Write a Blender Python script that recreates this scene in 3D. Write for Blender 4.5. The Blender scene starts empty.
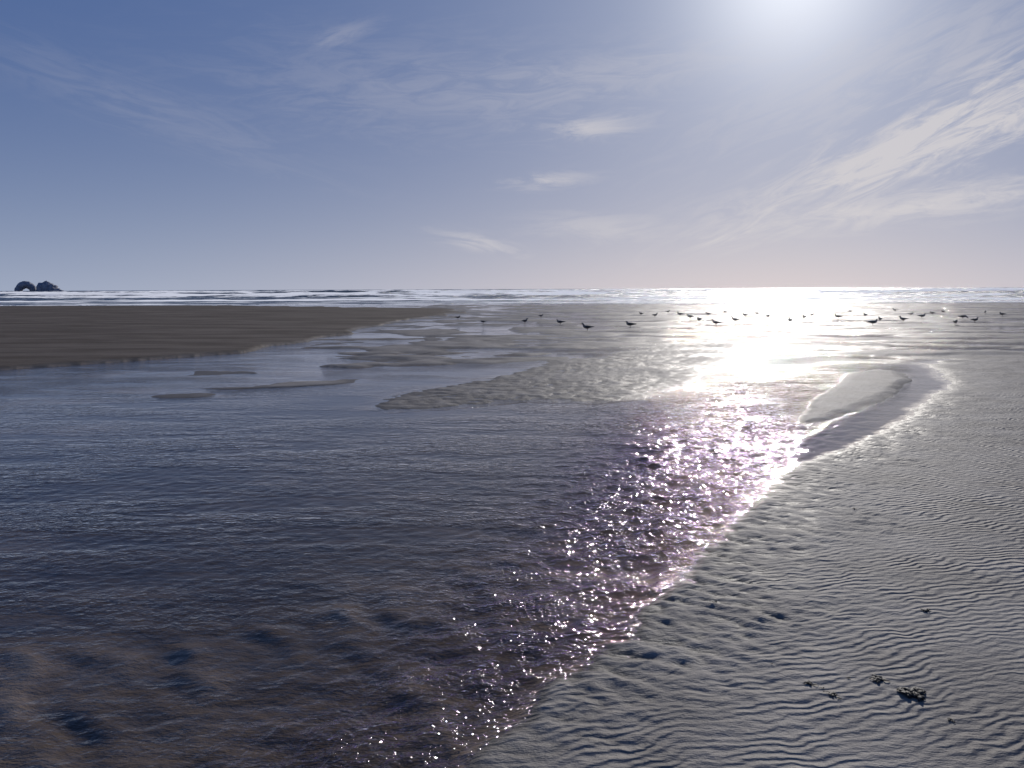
import bpy, bmesh, math, random, time
import numpy as np
from mathutils import Vector, Matrix, Euler
T0=time.time()
random.seed(3)
scene=bpy.context.scene
CAMH=1.65; F=773.0; PITCH=math.radians(7.0); ROLL=math.radians(-0.2)
# ---------------------------------------------------------------- camera
cd=bpy.data.cameras.new("camera"); cam=bpy.data.objects.new("camera",cd)
scene.collection.objects.link(cam); scene.camera=cam
cd.sensor_width=36; cd.lens=36*F/1024; cd.clip_start=0.05; cd.clip_end=60000
cam.matrix_world=Matrix.Translation((0,0,CAMH))@Matrix.Rotation(math.pi/2-PITCH,4,'X')@Matrix.Rotation(ROLL,4,'Z')
R3=np.array(cam.matrix_world.to_3x3())
def ray(px,py):
    d=R3@np.array([(px-512)/F,(384-py)/F,-1.0]); return d
def P(px,py,z=0.0):
    d=ray(px,py); t=(z-CAMH)/d[2]; return (d[0]*t,d[1]*t)
def AE(px,py):
    d=ray(px,py); d=d/np.linalg.norm(d); return math.atan2(d[0],d[1]),math.asin(d[2])
# ---------------------------------------------------------------- noise
def _h(ix,iy,seed):
    n=ix*374761393+iy*668265263+seed*1442695041
    n=(n^(n>>13))*1274126177
    n=n^(n>>16)
    return (n&0xffff)/65536.0
def pn(x,y,seed=0):
    x0=np.floor(x).astype(np.int64); y0=np.floor(y).astype(np.int64)
    fx=x-x0; fy=y-y0
    ux=fx*fx*fx*(fx*(fx*6-15)+10); uy=fy*fy*fy*(fy*(fy*6-15)+10)
    def g(ix,iy,dx,dy):
        a=_h(ix,iy,seed)*2*np.pi
        return np.cos(a)*dx+np.sin(a)*dy
    a=g(x0,y0,fx,fy); b=g(x0+1,y0,fx-1,fy); c=g(x0,y0+1,fx,fy-1); d=g(x0+1,y0+1,fx-1,fy-1)
    return ((a+(b-a)*ux)*(1-uy)+(c+(d-c)*ux)*uy)*1.5
def fbm(x,y,seed=0,o=3):
    s=0;a=1;
    for i in range(o):
        s=s+a*pn(x,y,seed+i*17); x=x*2.03;y=y*2.03;a*=0.5
    return s
def sstep(a,b,x):
    t=np.clip((x-a)/(b-a),0,1); return t*t*(3-2*t)
def sdist(X,Y,poly):
    """signed distance, positive inside"""
    d2=np.full(X.shape,1e18); ins=np.zeros(X.shape,bool)
    n=len(poly)
    for i in range(n):
        ax,ay=poly[i]; bx,by=poly[(i+1)%n]
        ex,ey=bx-ax,by-ay; wx,wy=X-ax,Y-ay
        t=np.clip((wx*ex+wy*ey)/(ex*ex+ey*ey+1e-12),0,1)
        d2=np.minimum(d2,(wx-ex*t)**2+(wy-ey*t)**2)
        c=((ay>Y)!=(by>Y))
        xi=ax+(Y-ay)*(ex)/(ey if abs(ey)>1e-12 else 1e-12)
        ins^=(c&(X<xi))
    d=np.sqrt(d2); return np.where(ins,d,-d)
def ldist(X,Y,pts):
    d2=np.full(X.shape,1e18)
    for i in range(len(pts)-1):
        ax,ay=pts[i]; bx,by=pts[i+1]; ex,ey=bx-ax,by-ay; wx,wy=X-ax,Y-ay
        t=np.clip((wx*ex+wy*ey)/(ex*ex+ey*ey),0,1)
        d2=np.minimum(d2,(wx-ex*t)**2+(wy-ey*t)**2)
    return np.sqrt(d2)
# ---------------------------------------------------------------- plan (metres)
LEFT=[P(*p) for p in [(200,305.5),(440,309),(458,313),(400,321),(330,337),(240,353),(120,362),(0,370),(-200,386),(-500,410)]]+[(-120,6),(-400,20),(-400,85)]
RIGHT=[P(*p) for p in [(452,775),(480,740),(520,705),(560,672),(590,652),(625,625),(640,603),(672,580),(690,560),(745,503),(760,480),(785,466),(830,448),(870,430),(925,400),(942,382),(925,366),(960,358),(1024,352),(1300,349)]]+[(80,22),(80,-12),(-1.3,-12),(-1.0,0.0),(-0.55,1.5)]
ISLE=[P(*p) for p in [(797,421),(802,406),(828,386),(852,372),(880,369),(905,373),(912,382),(898,394),(870,407),(835,421),(812,425)]]
MID=[P(*p) for p in [(350,409),(395,393),(470,379),(540,365),(600,356),(660,346),(728,337),(740,345),(724,368),(700,386),(660,398),(600,404),(520,403),(440,411),(385,414)]]
SHAL=[P(*p) for p in [(-300,690),(0,655),(200,628),(330,600),(450,570),(560,545),(600,560),(600,620),(520,700),(440,790)]]+[(-1,0),(-12,0)]
RUN=[P(*p) for p in [(420,800),(500,735),(575,650),(640,575),(680,510),(700,455),(735,405),(765,370),(850,345),(1000,335)]]
def ridges(X,Y):
    ph=(X*0.86+Y*0.5)/0.36*2*np.pi+3.6*pn(X/1.0,Y/.8,31)+2.2*pn(X/.4,Y/.3,32)
    return np.sin(ph)*(0.6+0.8*pn(X/.7,Y/.5,33))+.3*pn(X/.14,Y/.10,34)
def terrain(X,Y):
    r=np.sqrt(X*X+Y*Y)
    wob=0.02*r*pn(X/2.0+3,Y/2.0,5)*np.minimum(1,r/6)
    wx=X+wob+0.05*pn(X/.3,Y/.3,8); wy=Y+wob+0.05*pn(X/.35+9,Y/.35,9)
    sl=sdist(wx,wy,LEFT); sr=sdist(wx,wy,RIGHT); si=sdist(wx,wy,ISLE); sm=sdist(wx,wy,MID); ss=sdist(X,Y,SHAL)
    z=-0.042-0.018*sstep(-.2,.3,fbm(X/2.5,Y/4,21,2))
    z=z+(0.014*pn(X/.5,Y/.22,22)+.007*pn(X/.2,Y/.12,23))*sstep(14,8,r)
    sh=sstep(-0.30,0.20,ss)
    rd=ridges(X,Y)
    z=z+0.022*sh+sh*0.0175*rd*sstep(7,4,r)*(1-.5*sstep(.8,.2,-sr))
    # low braid bars across the middle distance
    br=sstep(9,13,r)*sstep(34,20,r)*sstep(-14,-5,X)*sstep(-.5,-2.0,np.maximum(sm,-9))
    z=z+br*0.050*sstep(.12,.55,fbm(X/3.6+Y/6,Y/1.3-X/9,47,3))
    ff=sstep(11,20,r)*sstep(-7,0,X+0.10*Y)
    z=z+ff*(0.050+0.044*fbm(X/4.5+Y/9,Y/2.0,41,4)+.006*pn(X/.5,Y/.4,46))
    # calm side channel that wraps the oval bar
    moat=sstep(-2.0,-1.1,si)*sstep(5.5,7.5,r)
    z=z*(1-moat)+np.minimum(z,-0.022)*moat
    z=z+sstep(-6,6,-X-6)*sstep(14,24,r)*0.012*fbm(X/6,Y/4,43,2)
    fade=sstep(16,8,r)
    k2=(X*0.45+Y*0.89)/0.10*2*np.pi
    rp2=np.sin(k2+2.4*pn(X/.45,Y/.30,54)+1.5*pn(X/.2,Y/.2,53))
    edge=sstep(1.4,0.15,sr-0.6*pn(X/.8,Y/.8,59))*sstep(2.0,3.4,Y)
    lingu=pn((X*0.9-Y*0.4)/.16,(X*0.4+Y*0.9)/.085,57)+0.6*pn((X*0.9-Y*0.4)/.08,(X*0.4+Y*0.9)/.05,58)
    rip=edge*(0.0125*lingu+0.0015*rp2)*fade
    rip=rip+sstep(7,12,r)*sstep(40,20,r)*0.007*pn(X/.30,Y/.20,61)
    up=sstep(-1,1,sr/(0.05+0.024*r))
    hR=0.012+0.037*sstep(0,2.5,sr)+0.006*fbm(X/1.3,Y/1.3,71,2)
    z=z*(1-up)+(hR+rip)*up
    ui=sstep(-0.15,0.25,si); z=z*(1-ui)+(0.042+0.006*pn(X/.9,Y/.9,73)+0.2*rip)*ui
    um=sstep(-0.5,0.5,sm); ripm=0.015*pn(X/.28,Y/.17,62)+0.006*pn(X/.12,Y/.09,63)
    z=z*(1-um)+(0.010+0.014*pn(X/1.8,Y/1.2,74)+ripm)*um
    ul=sstep(-0.12,0.22,sl)
    z=z*(1-ul)+(0.07+0.03*sstep(0,8,sl)+0.010*fbm(X/2,Y/2,75,3))*ul
    sea=sstep(80,130,Y); z=z-sea*2.5
    return z,dict(sl=sl,sr=sr,si=si,sm=sm,ss=ss,up=up,ul=ul,ui=ui,um=um,sh=sh,ff=ff,r=r,edge=edge*up,rd=rd)
# ---------------------------------------------------------------- polar sheets
def azs(lim=math.radians(39),n=950,full=True):
    a=list(np.linspace(-lim,lim,n))
    s=a[-1]; st=a[1]-a[0]; ext=[]
    while True:
        st=min(st*1.08,0.09); s+=st
        if s>=math.pi*(1.0 if full else 0.45): break
        ext.append(s)
    if full: ext.append(math.pi)
    return np.array([-e for e in ext[::-1]]+a+ext)
def radii(r0,r1,f):
    out=[r0]
    while out[-1]<r1:
        out.append(out[-1]+f(out[-1]))
    return np.array(out)
def make_sheet(name,A,R,zfun,mat,cut=None):
    AA,RR=np.meshgrid(A,R)
    X=(np.sin(AA)*RR).ravel(); Y=(np.cos(AA)*RR).ravel()
    Z,attrs=zfun(X,Y)
    nr,nc=len(R),len(A)
    idx=np.arange(nr*nc).reshape(nr,nc)
    q=np.stack([idx[:-1,:-1],idx[:-1,1:],idx[1:,1:],idx[1:,:-1]],-1).reshape(-1,4)
    if cut is not None:
        k=cut(X,Y,Z,attrs); q=q[k[q].any(1)]
        used=np.zeros(len(X),bool); used[q]=True
        mp=np.cumsum(used)-1; q=mp[q]; X=X[used];Y=Y[used];Z=Z[used]
        attrs={a:v[used] for a,v in attrs.items()}
    me=bpy.data.meshes.new(name)
    me.vertices.add(len(X)); me.vertices.foreach_set("co",np.stack([X,Y,Z],1).astype(np.float32).ravel())
    me.loops.add(q.size); me.loops.foreach_set("vertex_index",q.astype(np.int32).ravel())
    me.polygons.add(len(q)); me.polygons.foreach_set("loop_start",np.arange(0,q.size,4,dtype=np.int32))
    me.update(calc_edges=True)
    me.polygons.foreach_set("use_smooth",np.ones(len(q),bool))
    for a,v in attrs.items():
        at=me.attributes.new(a,'FLOAT','POINT'); at.data.foreach_set("value",v.astype(np.float32))
    me.materials.append(mat)
    ob=bpy.data.objects.new(name,me); scene.collection.objects.link(ob); return ob
# ---------------------------------------------------------------- node helpers
class NT:
    def __init__(s,tree): s.t=tree; s.n=tree.nodes; s.l=tree.links
    def add(s,typ,**kw):
        n=s.n.new(typ)
        for k,v in kw.items(): setattr(n,k,v)
        return n
    def put(s,sock,v):
        if isinstance(v,bpy.types.NodeSocket): s.l.new(v,sock)
        elif v is not None: sock.default_value=v
    def m(s,op,a,b=None,c=None,clamp=False):
        n=s.add("ShaderNodeMath",operation=op,use_clamp=clamp)
        s.put(n.inputs[0],a); s.put(n.inputs[1],b)
        if c is not None: s.put(n.inputs[2],c)
        return n.outputs[0]
    def ramp(s,v,a,b,lo=0.0,hi=1.0):
        n=s.add("ShaderNodeMapRange",interpolation_type='SMOOTHSTEP'); s.put(n.inputs[0],v)
        for i,x in enumerate((a,b,lo,hi)): s.put(n.inputs[i+1],x)
        return n.outputs[0]
    def mix(s,f,a,b,bt='MIX'):
        n=s.add("ShaderNodeMix",data_type='RGBA',blend_type=bt); s.put(n.inputs[0],f)
        s.put(n.inputs[6],a); s.put(n.inputs[7],b); return n.outputs[2]
    def noise(s,vec,scale,detail=2,rough=.5,dist=0.0,col=False):
        n=s.add("ShaderNodeTexNoise"); s.put(n.inputs["Vector"],vec)
        n.inputs["Scale"].default_value=scale; n.inputs["Detail"].default_value=detail
        n.inputs["Roughness"].default_value=rough; n.inputs["Distortion"].default_value=dist
        return n.outputs["Color" if col else "Fac"]
    def attr(s,name):
        n=s.add("ShaderNodeAttribute",attribute_name=name); return n.outputs["Fac"]
    def mapping(s,vec,sc=(1,1,1),rot=0.0):
        n=s.add("ShaderNodeMapping"); s.put(n.inputs[0],vec); n.inputs["Scale"].default_value=sc
        n.inputs["Rotation"].default_value=(0,0,rot); return n.outputs[0]
    def bump(s,h,dist=1.0,strength=1.0,nrm=None):
        n=s.add("ShaderNodeBump"); s.put(n.inputs["Height"],h); s.put(n.inputs["Distance"],dist); s.put(n.inputs["Strength"],strength)
        if nrm is not None: s.put(n.inputs["Normal"],nrm)
        return n.outputs[0]
def newmat(name):
    m=bpy.data.materials.new(name); m.use_nodes=True; m.node_tree.nodes.clear(); t=NT(m.node_tree)
    out=t.add("ShaderNodeOutputMaterial"); co=t.add("ShaderNodeTexCoord").outputs["Object"]
    return m,t,out,co
def C(r,g,b): return (r,g,b,1.0)
# sand ------------------------------------------------------------
def mat_sand():
    m,t,out,co=newmat("wet_sand")
    wet=t.attr("wet"); dry=t.attr("dry"); ra=t.attr("rip"); bed=t.attr("bed")
    n1=t.noise(co,1.3,3,.6); n3=t.noise(co,260,2,.6); n4=t.noise(t.mapping(co,(.25,1,1)),.8,5,.65)
    base=t.mix(t.ramp(n1,.3,.7),C(.185,.170,.154),C(.26,.241,.220))
    dr=t.mix(t.ramp(n4,.35,.65),C(.078,.064,.053),C(.135,.114,.097))
    base=t.mix(dry,base,dr)
    base=t.mix(t.m('MULTIPLY',t.ramp(n3,.52,.72),.6),base,C(.05,.045,.04))
    base=t.mix(t.m('MULTIPLY',wet,.7),base,C(.075,.066,.056))
    base=t.mix(bed,base,t.mix(t.ramp(n1,.3,.7),C(.20,.16,.125),C(.31,.255,.205)))
    b=t.add("ShaderNodeBsdfPrincipled"); t.put(b.inputs["Base Color"],base)
    rg=t.m('SUBTRACT',t.m('ADD',.66,t.m('MULTIPLY',dry,.3)),t.m('MULTIPLY',wet,.2))
    t.put(b.inputs["Roughness"],rg)
    b.inputs["IOR"].default_value=1.33; t.put(b.inputs["Specular IOR Level"],t.m('MULTIPLY',.075,t.m('SUBTRACT',1.0,bed)))
    sp=t.add("ShaderNodeSeparateXYZ"); t.put(sp.inputs[0],co)
    w1=t.noise(co,1.2,2,.5); w2=t.noise(co,5.5,2,.55)
    ph=t.m('ADD',t.m('MULTIPLY',sp.outputs[0],-.25*126),t.m('MULTIPLY',sp.outputs[1],.97*126))
    ph=t.m('ADD',ph,t.m('ADD',t.m('MULTIPLY',w1,30.0),t.m('MULTIPLY',w2,18.0)))
    sn=t.m('SINE',ph)
    am=t.m('MULTIPLY',ra,t.ramp(t.noise(co,2.2,2,.6),.35,.65,.35,1.4))
    h=t.m('MULTIPLY',t.m('MULTIPLY',sn,am),.0040)
    h=t.m('ADD',h,t.m('MULTIPLY',n3,.0020))
    h=t.m('ADD',h,t.m('MULTIPLY',t.noise(t.mapping(co,(.6,1.3,1),.3),22,3,.65),.015))
    t.put(b.inputs["Normal"],t.bump(h))
    t.l.new(b.outputs[0],out.inputs[0]); return m
# stream water ----------------------------------------------------
def mat_stream():
    m,t,out,co=newmat("stream_water")
    chop=t.attr("chop"); depth=t.attr("depth"); run=t.attr("run"); steep=t.attr("steep")
    v1=t.mapping(co,(1.0,1.5,1),.45)
    na=t.noise(v1,8.0,3,.58,.4); nc=t.noise(v1,27,1,.6)
    nd=t.noise(t.mapping(co,(1.7,.75,1),-.12),18,2,.5)
    patch=t.ramp(t.noise(t.mapping(co,(.45,1.3,1),.25),1.3,4,.65),.38,.60,.35,1.2)
    patch=t.mix(t.m('MULTIPLY',run,.6),patch,C(1.1,1.1,1.1))
    h=t.m('ADD',t.m('MULTIPLY',na,.017),t.m('MULTIPLY',nc,.0055))
    h=t.m('MULTIPLY',t.m('MULTIPLY',h,chop),patch)
    h=t.m('ADD',h,t.m('MULTIPLY',t.m('MULTIPLY',nd,.021),steep))
    N=t.bump(h)
    # thin sheet: same interface reflectance from either side
    bf=t.add("ShaderNodeNewGeometry").outputs["Backfacing"]
    fr=t.add("ShaderNodeFresnel"); t.put(fr.inputs[0],t.ramp(bf,0.0,1.0,1.33,1/1.33)); t.put(fr.inputs[1],N)
    spark=t.noise(co,60,1,.5,0,col=True)
    g=t.add("ShaderNodeBsdfGlossy"); g.inputs["Roughness"].default_value=.045
    hue=t.add("ShaderNodeSeparateColor"); t.put(hue.inputs[0],spark)
    tint=t.mix(t.ramp(hue.outputs[0],.42,.56),C(1,.95,1),C(.88,.68,1))  # violet lens fringing of the sun sparkles, put into the reflection colour
    t.put(g.inputs[0],t.mix(t.m('MULTIPLY',run,.85),C(1,1,1),tint)); t.put(g.inputs["Normal"],N)
    tr=t.add("ShaderNodeBsdfTransparent")
    k=t.m('POWER',2.718,t.m('MULTIPLY',t.m('MAXIMUM',depth,0.0),-20.0))
    t.put(tr.inputs[0],t.mix(k,C(.19,.18,.18),C(.92,.89,.85)))
    mx=t.add("ShaderNodeMixShader"); t.put(mx.inputs[0],fr.outputs[0]); t.l.new(tr.outputs[0],mx.inputs[1]); t.l.new(g.outputs[0],mx.inputs[2])
    t.l.new(mx.outputs[0],out.inputs[0]); return m
def mat_sea():
    m,t,out,co=newmat("sea_water")
    foam=t.attr("foam")
    h=t.m('ADD',t.m('MULTIPLY',t.noise(t.mapping(co,(.35,1,1)),.9,4,.6),1.6),t.m('MULTIPLY',t.noise(co,5,2),.15))
    N=t.bump(h)
    b=t.add("ShaderNodeBsdfPrincipled"); b.inputs["IOR"].default_value=1.33
    fn=t.noise(t.mapping(co,(.25,1.3,1)),.45,5,.75)
    f=t.ramp(t.m('ADD',foam,t.m('MULTIPLY',t.m('SUBTRACT',fn,.5),2.2)),.30,.5)
    b.inputs["Base Color"].default_value=C(.03,.05,.065); b.inputs["Roughness"].default_value=.24
    t.put(b.inputs["Normal"],N)
    d=t.add("ShaderNodeBsdfDiffuse"); d.inputs[0].default_value=C(.80,.81,.82)
    up=t.add("ShaderNodeCombineXYZ"); up.inputs[1].default_value=.2; up.inputs[2].default_value=.98
    t.put(d.inputs["Normal"],up.outputs[0])   # spray is lit from above, not by the wave face
    mx=t.add("ShaderNodeMixShader"); t.put(mx.inputs[0],f); t.l.new(b.outputs[0],mx.inputs[1]); t.l.new(d.outputs[0],mx.inputs[2])
    t.l.new(mx.outputs[0],out.inputs[0]); return m
M_sand=mat_sand(); M_stream=mat_stream(); M_sea=mat_sea()
# ---------------------------------------------------------------- ground
def zground(X,Y):
    z,d=terrain(X,Y)
    wet=sstep(0.018,0.004,z)
    rip=d['up']*(1-.8*d['edge'])*np.clip(1+.8*fbm(X/.9,Y/.9,55,2),.1,2)+.4*d['ul']+.3*d['ui']
    return z,dict(wet=wet,dry=d['ul'],rip=rip,bed=sstep(-.002,-.012,z))
Rg=radii(0.3,400,lambda r: min(max(.0011*r*r,.009),.0045*r) if r<14 else .008*r)
Rg=np.concatenate([Rg,[600,1200,3000,8000,30000]])
make_sheet("beach_ground",azs(),Rg,zground,M_sand)
# ---------------------------------------------------------------- stream
CALM=[((P(395,355)),3.5,1.6),(P(430,337),6,3),(P(345,402),1.2,1.0),(P(500,372),2.5,1.2),(P(420,383),1.5,.9)]
def zstream(X,Y):
    z,d=terrain(X,Y); r=d['r']
    run=ldist(X,Y,RUN); w=0.45+0.07*r
    runm=np.exp(-(run/w)**2)
    calm=np.zeros(X.shape)
    for (cx,cy),a,b in CALM: calm=np.maximum(calm,np.exp(-((X-cx)/a)**2-((Y-cy)/b)**2))
    near=np.exp(-np.abs(d['sm'])/.7)*(d['sm']<0)*(X<2)
    calm=np.maximum(calm,.8*near)
    calm=np.maximum(calm,sstep(.9,.2,np.maximum(-d['sr'],0))*sstep(5.5,7,r)*sstep(2.0,3.0,X)*(Y<22))
    farr=sstep(7.5,11,r)*sstep(-2,3,X)
    chop=(0.8+.8*runm+1.8*farr+.4*fbm(X/2.5,Y/1.2,81,3))*(1-.9*calm)
    chop=chop*(0.7+0.3*sstep(0.0,0.02,-z))*(1-.25*d['sh']*(1-runm))
    chop=np.clip(chop,.05,3.2)
    steep=np.clip(runm*1.3,0,1)*(.75+.7*pn(X/.35,Y/.25,96))*sstep(10,5,r)+.6*farr*(1-calm)+.15*d['sh']
    f1=pn((X*.8+Y*.6)/.22,(X*-.6+Y*.8)/.13,91); f2=pn((X*.8+Y*.6)/.11,(X*-.6+Y*.8)/.07,92)
    fd=sstep(16,8,r)
    zz=((0.012+.014*sstep(3,5,r))*f1+0.009*f2)*runm*fd+0.003*f2*fd*(1-calm)
    zz=zz+0.020*pn(X/.5,Y/.3,93)*runm*sstep(30,14,r)*sstep(3,5,r)
    zz=zz+0.005*d['rd']*d['sh']*sstep(7,4,r)
    zz=zz*sstep(-.0,.03,-z)
    return zz,dict(chop=chop,steep=steep,depth=np.clip(zz-z,-1,1),run=np.clip(runm*1.5,0,1)*sstep(15,7,r))
Rs=radii(0.5,135,lambda r: min(max(.0011*r*r,.012),.0045*r) if r<14 else .008*r)
make_sheet("stream_water",azs(full=False),Rs,zstream,M_stream,
    cut=lambda X,Y,Z,a: (a['depth']>-0.03)&(Y<130))
# ---------------------------------------------------------------- sea
def zsea(X,Y):
    sh=88+5*pn(X/30,Y*0,101)+2*pn(X/8,Y*0,102)
    q=Y-sh
    wl=26.0; yy=Y+7*pn(X/45,Y/60,103)+3*pn(X/16,Y/30,104)
    ph=2*np.pi*yy/wl
    s=0.5-0.5*np.cos(ph); crest=s**3
    am=0.8*sstep(0,120,q)*(0.45+1.0*np.clip(pn(X/55,yy/26,105)+.35,0,1.3))
    far=sstep(1600,600,Y)
    z=am*crest*far+0.16*fbm(X/7,Y/4,106,2)*sstep(5,60,q)*sstep(900,400,Y)
    z=z+0.35*far*(s-.5)*sstep(60,200,q)
    foam=crest*np.clip(.7+1.3*pn(X/40,yy/26,107)+.5*pn(X/9,yy/9,108),0,1)*sstep(3500,600,Y)
    foam=np.maximum(foam,sstep(4,0,q)*.5)
    foam=np.maximum(foam,.42*sstep(150,8,q)*sstep(-.3,.3,fbm(X/14,Y/4,109,2)))
    z=np.where(q<0,-0.2,z+0.012)
    return z,dict(foam=foam)
Rsea=radii(78,1500,lambda r:.0065*r); Rsea=np.concatenate([Rsea,[2000,3000,5000,9000,16000,30000]])
make_sheet("sea",azs(n=700,full=False),Rsea,zsea,M_sea)
# ---------------------------------------------------------------- sea stacks
def mat_rock():
    m,t,out,co=newmat("sea_rock")
    b=t.add("ShaderNodeBsdfPrincipled"); b.inputs["Roughness"].default_value=.9
    n=t.noise(co,.25,5,.6)
    t.put(b.inputs["Base Color"],t.mix(t.ramp(n,.3,.7),C(.20,.21,.25),C(.32,.33,.37)))  # bluish grey: distance haze mixed into the rock's base colour
    t.put(b.inputs["Normal"],t.bump(t.noise(co,.5,5,.65),1.5)); t.l.new(b.outputs[0],out.inputs[0]); return m
M_rock=mat_rock()
def jitter(bm,amp,sc,seed):
    co=np.array([v.co[:] for v in bm.verts])
    nx=fbm(co[:,0]/sc+co[:,1]/sc*.3,co[:,2]/sc+co[:,1]/sc*.5,seed,3); nz=fbm(co[:,0]/sc*1.1+7,co[:,2]/sc*.9+co[:,1]/sc,seed+5,3)
    for i,v in enumerate(bm.verts):
        v.co.x+=amp*nx[i]; v.co.z+=amp*nz[i]*.8; v.co.y+=amp*nx[i]*.5
def finish(bm,name,loc,mats,smooth=True):
    me=bpy.data.meshes.new(name); bm.to_mesh(me); bm.free()
    for m in mats: me.materials.append(m)
    if smooth: me.polygons.foreach_set("use_smooth",np.ones(len(me.polygons),bool))
    ob=bpy.data.objects.new(name,me); ob.location=loc; scene.collection.objects.link(ob); return ob
D=900.0
def atD(px):
    d=ray(px,291); return (d[0]/d[1]*D,D)
bm=bmesh.new(); NTT,NS=40,20; rings=[]
for i in range(NTT+1):
    a=math.pi*(i/NTT); cx=-math.cos(a)*8.0; cz=math.sin(a)*9.6-1.0
    rr=3.3+1.0*math.sin(a)
    ring=[]
    for j in range(NS):
        b=2*math.pi*j/NS
        ring.append(bm.verts.new((cx-math.cos(a)*rr*math.cos(b),4*math.sin(b),cz+math.sin(a)*rr*math.cos(b))))
    rings.append(ring)
for i in range(NTT):
    for j in range(NS):
        bm.faces.new((rings[i][j],rings[i][(j+1)%NS],rings[i+1][(j+1)%NS],rings[i+1][j]))
jitter(bm,1.0,4.0,3)
x,y=atD(26); ob=finish(bm,"sea_arch_rock",(x,y,0),[M_rock]); ob.rotation_euler[2]=-math.atan2(x,y)
bm=bmesh.new()
for cx,cz,rx,rz in [(-6,0,6,11),(0,0,6.5,12.5),(6,0,6,9.5),(12,0,5,4),(17,0,4,2.2)]:
    r=bmesh.ops.create_uvsphere(bm,u_segments=28,v_segments=18,radius=1)
    for v in r['verts']:
        v.co=Vector((v.co.x*rx+cx,v.co.y*rx*1.1,(abs(v.co.z)**.8*(1 if v.co.z>0 else -1))*rz+cz))
jitter(bm,1.8,3.5,9)
x,y=atD(47); finish(bm,"sea_stack",(x,y,0),[M_rock])
# ---------------------------------------------------------------- gulls
def flatmat(name,c,r=.7):
    m,t,out,co=newmat(name); b=t.add("ShaderNodeBsdfPrincipled"); b.inputs["Roughness"].default_value=r
    n=t.noise(co,60,3); t.put(b.inputs["Base Color"],t.mix(n,C(*c),C(*[x*.6 for x in c]))); t.l.new(b.outputs[0],out.inputs[0]); return m
MG=[flatmat("gull_body_feathers",(.22,.20,.19)),flatmat("gull_wing_feathers",(.07,.07,.075)),flatmat("gull_bill",(.35,.24,.06)),flatmat("gull_legs",(.2,.13,.1))]
def loft(bm,path,mi=0,n=12,split=None):
    pts=[Vector((p[0],p[1],p[2])) for p in path]; rings=[]
    for i,p in enumerate(pts):
        tn=(pts[min(i+1,len(pts)-1)]-pts[max(i-1,0)]).normalized()
        side=Vector((0,1,0)) if abs(tn.y)<.8 else Vector((1,0,0))
        up=side.cross(tn).normalized(); sd=tn.cross(up).normalized()
        ry,rz=path[i][3],path[i][4]
        rings.append([bm.verts.new(p+sd*(ry*math.cos(2*math.pi*j/n))+up*(rz*math.sin(2*math.pi*j/n))) for j in range(n)])
    for i in range(len(rings)-1):
        for j in range(n):
            f=bm.faces.new((rings[i][j],rings[i][(j+1)%n],rings[i+1][(j+1)%n],rings[i+1][j])); f.material_index=mi if not split or i<split else 2
    for rg,e in ((rings[0],0),(rings[-1],1)):
        f=bm.faces.new(rg if e else rg[::-1]); f.material_index=mi
def gull_mesh(pose):
    bm=bmesh.new()
    body=[(-.25,0,.235,.022,.005),(-.19,0,.245,.034,.014),(-.13,0,.25,.05,.034),(-.05,0,.245,.066,.056),(.03,0,.25,.07,.066),(.09,0,.268,.058,.062)]
    if pose==0: neck=[(.125,0,.30,.042,.046),(.14,0,.335,.03,.032),(.15,0,.362,.03,.031),(.168,0,.382,.033,.033),(.192,0,.385,.029,.027),(.212,0,.379,.015,.014),(.222,0,.376,.008,.010),(.25,0,.372,.006,.008),(.268,0,.362,.002,.003)]
    elif pose==1: neck=[(.135,0,.262,.046,.050),(.175,0,.235,.03,.032),(.20,0,.20,.028,.029),(.22,0,.17,.032,.032),(.236,0,.145,.028,.027),(.246,0,.124,.015,.014),(.25,0,.114,.008,.010),(.256,0,.088,.006,.008),(.255,0,.072,.002,.003)]
    else: neck=[(.115,0,.285,.05,.05),(.115,0,.31,.036,.036),(.112,0,.328,.032,.03),(.125,0,.345,.034,.032),(.15,0,.347,.03,.027),(.17,0,.341,.015,.014),(.18,0,.338,.008,.010),(.207,0,.334,.006,.008),(.224,0,.325,.002,.003)]
    loft(bm,body+neck,0,14,split=len(body)+5)
    for s in (-1,1):
        loft(bm,[(.075,s*.055,.275,.012,.03),(.03,s*.066,.27,.016,.046),(-.05,s*.062,.265,.016,.044),(-.14,s*.04,.262,.012,.028),(-.22,s*.018,.262,.008,.014),(-.30,s*.006,.262,.003,.005)],1,10)
        fx=.03 if s>0 else -.005
        loft(bm,[(-.01,s*.03,.205,.018,.018),(-.02,s*.03,.15,.008,.008),(-.025,s*.03,.115,.006,.006),(fx-.01,s*.03,.02,.0045,.0045),(fx,s*.03,.004,.006,.004)],3,8)
        vs=[bm.verts.new(c) for c in [(fx-.012,s*.03,.004),(fx+.05,s*.03-.024,.003),(fx+.058,s*.03,.003),(fx+.05,s*.03+.024,.003)]]
        f=bm.faces.new(vs); f.material_index=3
    for v in bm.verts:
        z=v.co.z; v.co.z=z*.5 if z<.18 else z-.09
    me=bpy.data.meshes.new("gull_mesh_%d"%pose); bm.to_mesh(me); bm.free()
    for m in MG: me.materials.append(m)
    me.polygons.foreach_set("use_smooth",np.ones(len(me.polygons),bool)); return me
GM=[gull_mesh(i) for i in range(3)]
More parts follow.
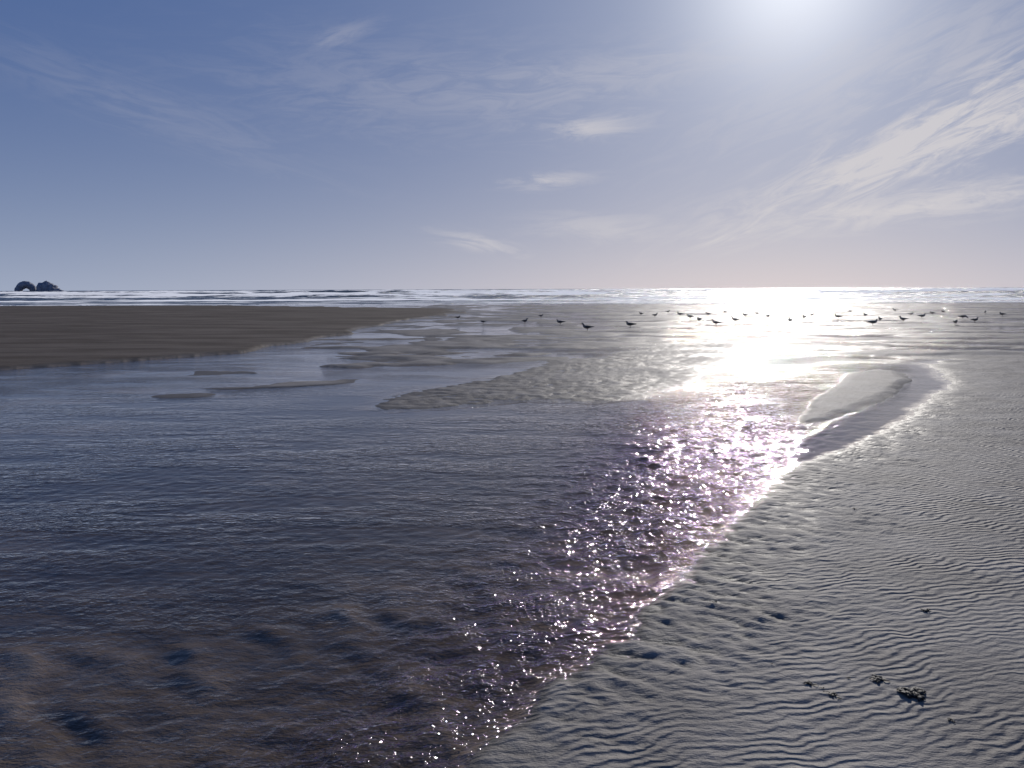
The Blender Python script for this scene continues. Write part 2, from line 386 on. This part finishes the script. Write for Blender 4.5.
birds=[(458,319,.7),(483,324,.7),(525,323,.95),(560,325,1.0),(587,331,1.1),(630,328,1.1),(541,317,.7),(641,315,.8),(655,318,.9),(668,313,.8),(680,316,.9),(690,319,1),(699,322,1),(708,316,.8),(735,322,1),(745,317,.9),(757,315,.8),(768,318,.9),(790,323,1.05),(804,320,1.0),(812,316,.8),(838,319,1),(865,317,.9),(873,326,1.1),(880,321,.9),(903,322,1),(911,316,.8),(922,319,1),(932,315,.8),(955,325,1.1),(963,319,1),(985,314,.8),(725,313,.7),(778,312,.7),(850,313,.8),(895,312,.8),(943,313,.8),(975,322,1),(1002,317,.9),(716,325,1.0)]
BX=np.array([P(b[0],b[1]) for b in birds]); BZ=np.maximum(terrain(BX[:,0],BX[:,1])[0],-.03)
for i,(px,py,s) in enumerate(birds):
    ob=bpy.data.objects.new("seagull",GM[random.choice([0,0,1,2,2])]); scene.collection.objects.link(ob)
    s*=.92
    ob.location=(BX[i,0],BX[i,1],BZ[i]); ob.scale=(s,)*3
    ob.rotation_euler=(0,0,random.choice([0,math.pi])+random.uniform(-.9,.9))
# ---------------------------------------------------------------- seaweed
MW=flatmat("seaweed",(.022,.017,.013),.7)
def weed(px,py,size,n):
    bm=bmesh.new()
    for k in range(n):
        a=random.uniform(0,6.28); L=size*random.uniform(.5,1.1); x=random.uniform(-.4,.4)*size; y=random.uniform(-.4,.4)*size
        path=[]; 
        for i in range(7):
            t=i/6; path.append((x,y,.003+.25*size*math.sin(t*3)*random.uniform(.2,.8),size*.22*(1-.6*t)*random.uniform(.7,1.3),size*.05*(1-.5*t)))
            a+=random.uniform(-.7,.7); x+=math.cos(a)*L/7; y+=math.sin(a)*L/7
        loft(bm,path,0,6)
    x,y=P(px,py); z=float(terrain(np.array([x]),np.array([y]))[0][0])
    finish(bm,"seaweed_clump",(x,y,z),[MW])
for a in [(914,702,.065,22),(902,697,.036,10),(878,686,.038,12),(810,690,.030,8),(832,700,.028,8),(822,694,.014,4),(925,616,.034,6),(715,605,.024,5),(950,728,.022,5),(855,512,.03,4),(838,705,.016,4),(772,668,.012,4),(848,684,.014,4)]: weed(*a)
# ---------------------------------------------------------------- light
AZ=math.radians(19.2); EL=math.radians(20.5)
S=Vector((math.sin(AZ)*math.cos(EL),math.cos(AZ)*math.cos(EL),math.sin(EL)))
ld=bpy.data.lights.new("sun",'SUN'); ld.energy=4.0; ld.angle=math.radians(.5); ld.color=(1,.95,.89)
lo=bpy.data.objects.new("sun",ld); lo.rotation_euler=S.to_track_quat('Z','Y').to_euler(); scene.collection.objects.link(lo)
w=bpy.data.worlds.new("World"); scene.world=w; w.use_nodes=True; w.node_tree.nodes.clear(); t=NT(w.node_tree)
sky=t.add("ShaderNodeTexSky",sky_type='NISHITA'); sky.sun_disc=False; sky.sun_elevation=EL; sky.sun_rotation=AZ
sky.air_density=1.0; sky.dust_density=1.0; sky.ozone_density=2.0
gen=t.add("ShaderNodeTexCoord").outputs["Generated"]
sp=t.add("ShaderNodeSeparateXYZ"); t.put(sp.inputs[0],gen)
az=t.m('ARCTAN2',sp.outputs[0],sp.outputs[1]); el=t.m('ARCSINE',sp.outputs[2])
dt=t.add("ShaderNodeVectorMath",operation='DOT_PRODUCT'); t.put(dt.inputs[0],gen); dt.inputs[1].default_value=S[:]
ang=t.m('ARCCOSINE',t.m('MINIMUM',dt.outputs["Value"],.99999))
def vadd(a,b): return t.mix(1.0,a,b,'ADD')
def vscale(c,f): return t.mix(1.0,c,f,'MULTIPLY')
def grey(f):
    n=t.add("ShaderNodeCombineColor"); [t.put(n.inputs[i],f) for i in range(3)]; return n.outputs[0]
ela=t.m('ABSOLUTE',el)
hz=t.m('POWER',2.718,t.m('DIVIDE',ela,-.14))
g1=t.m('POWER',2.718,t.m('DIVIDE',ang,-.28))
g2=t.m('POWER',2.718,t.m('MULTIPLY',t.m('POWER',t.m('DIVIDE',ang,.10),2.0),-1.0))
low=t.m('MULTIPLY',t.m('POWER',2.718,t.m('DIVIDE',ela,-.11)),t.m('POWER',2.718,t.m('MULTIPLY',t.m('POWER',ang,2.0),-2.6)))
col=vadd(C(.28,.86,2.7),vscale(C(2.8,2.9,2.5),grey(hz)))
col=vadd(col,vscale(C(3.8,3.8,3.4),grey(g1)))
col=vadd(col,vscale(C(4.0,4.0,3.8),grey(g2)))
col=vadd(col,vscale(C(1.9,.8,-1.6),grey(low)))
col=t.mix(.04,col,sky.outputs[0])
fib=[]
for rot,sd in ((.05,1.0),(-.2,5.0),(.38,9.0)):
    c,s=math.cos(rot),math.sin(rot)
    u=t.m('ADD',t.m('MULTIPLY',az,c),t.m('MULTIPLY',el,s)); v=t.m('SUBTRACT',t.m('MULTIPLY',el,c),t.m('MULTIPLY',az,s))
    cb=t.add("ShaderNodeCombineXYZ"); t.put(cb.inputs[0],t.m('MULTIPLY',u,11.0)); t.put(cb.inputs[1],t.m('MULTIPLY',v,55.0)); cb.inputs[2].default_value=sd
    fib.append(t.noise(cb.outputs[0],1.0,5,.66,1.2))
tot=None
CL=[((585,128),.070,.013,.05,.6,0),((545,181),.055,.010,.05,.6,0),((480,243),.060,.011,-.22,.55,1),((600,228),.09,.02,-.05,.4,0),
    ((880,165),.22,.040,.36,.85,2),((930,205),.17,.022,.12,.75,0),((722,240),.045,.008,.25,.6,2),((345,35),.05,.012,.3,.18,2),
    ((150,110),.22,.03,-.3,.09,1),((420,90),.25,.06,.0,.14,0),((980,110),.12,.05,.35,.5,2),((900,60),.25,.05,.3,.25,2),((640,70),.2,.03,.1,.2,0)]
for (px,py),a,b,rot,st,fi in CL:
    ca,ce=AE(px,py)
    du=t.m('SUBTRACT',az,ca); dv=t.m('SUBTRACT',el,ce); c,s=math.cos(rot),math.sin(rot)
    u=t.m('ADD',t.m('MULTIPLY',du,c),t.m('MULTIPLY',dv,s)); v=t.m('SUBTRACT',t.m('MULTIPLY',dv,c),t.m('MULTIPLY',du,s))
    e=t.m('ADD',t.m('POWER',t.m('ABSOLUTE',t.m('DIVIDE',u,a)),2.0),t.m('POWER',t.m('ABSOLUTE',t.m('DIVIDE',v,b)),2.0))
    g=t.m('POWER',2.718,t.m('MULTIPLY',e,-1.0))
    mk=t.m('MULTIPLY',t.ramp(t.m('ADD',fib[fi],t.m('MULTIPLY',g,.2)),.45,.8),t.m('MULTIPLY',g,st))
    tot=mk if tot is None else t.m('ADD',tot,mk)
tot=t.m('MINIMUM',tot,.8)
col=t.mix(tot,col,C(6.7,6.4,6.5))
bg=t.add("ShaderNodeBackground"); bg.inputs[1].default_value=.1; t.put(bg.inputs[0],col)
ow=t.add("ShaderNodeOutputWorld"); t.l.new(bg.outputs[0],ow.inputs[0])
scene.view_settings.view_transform='Standard'; scene.view_settings.look='None'; scene.view_settings.exposure=0
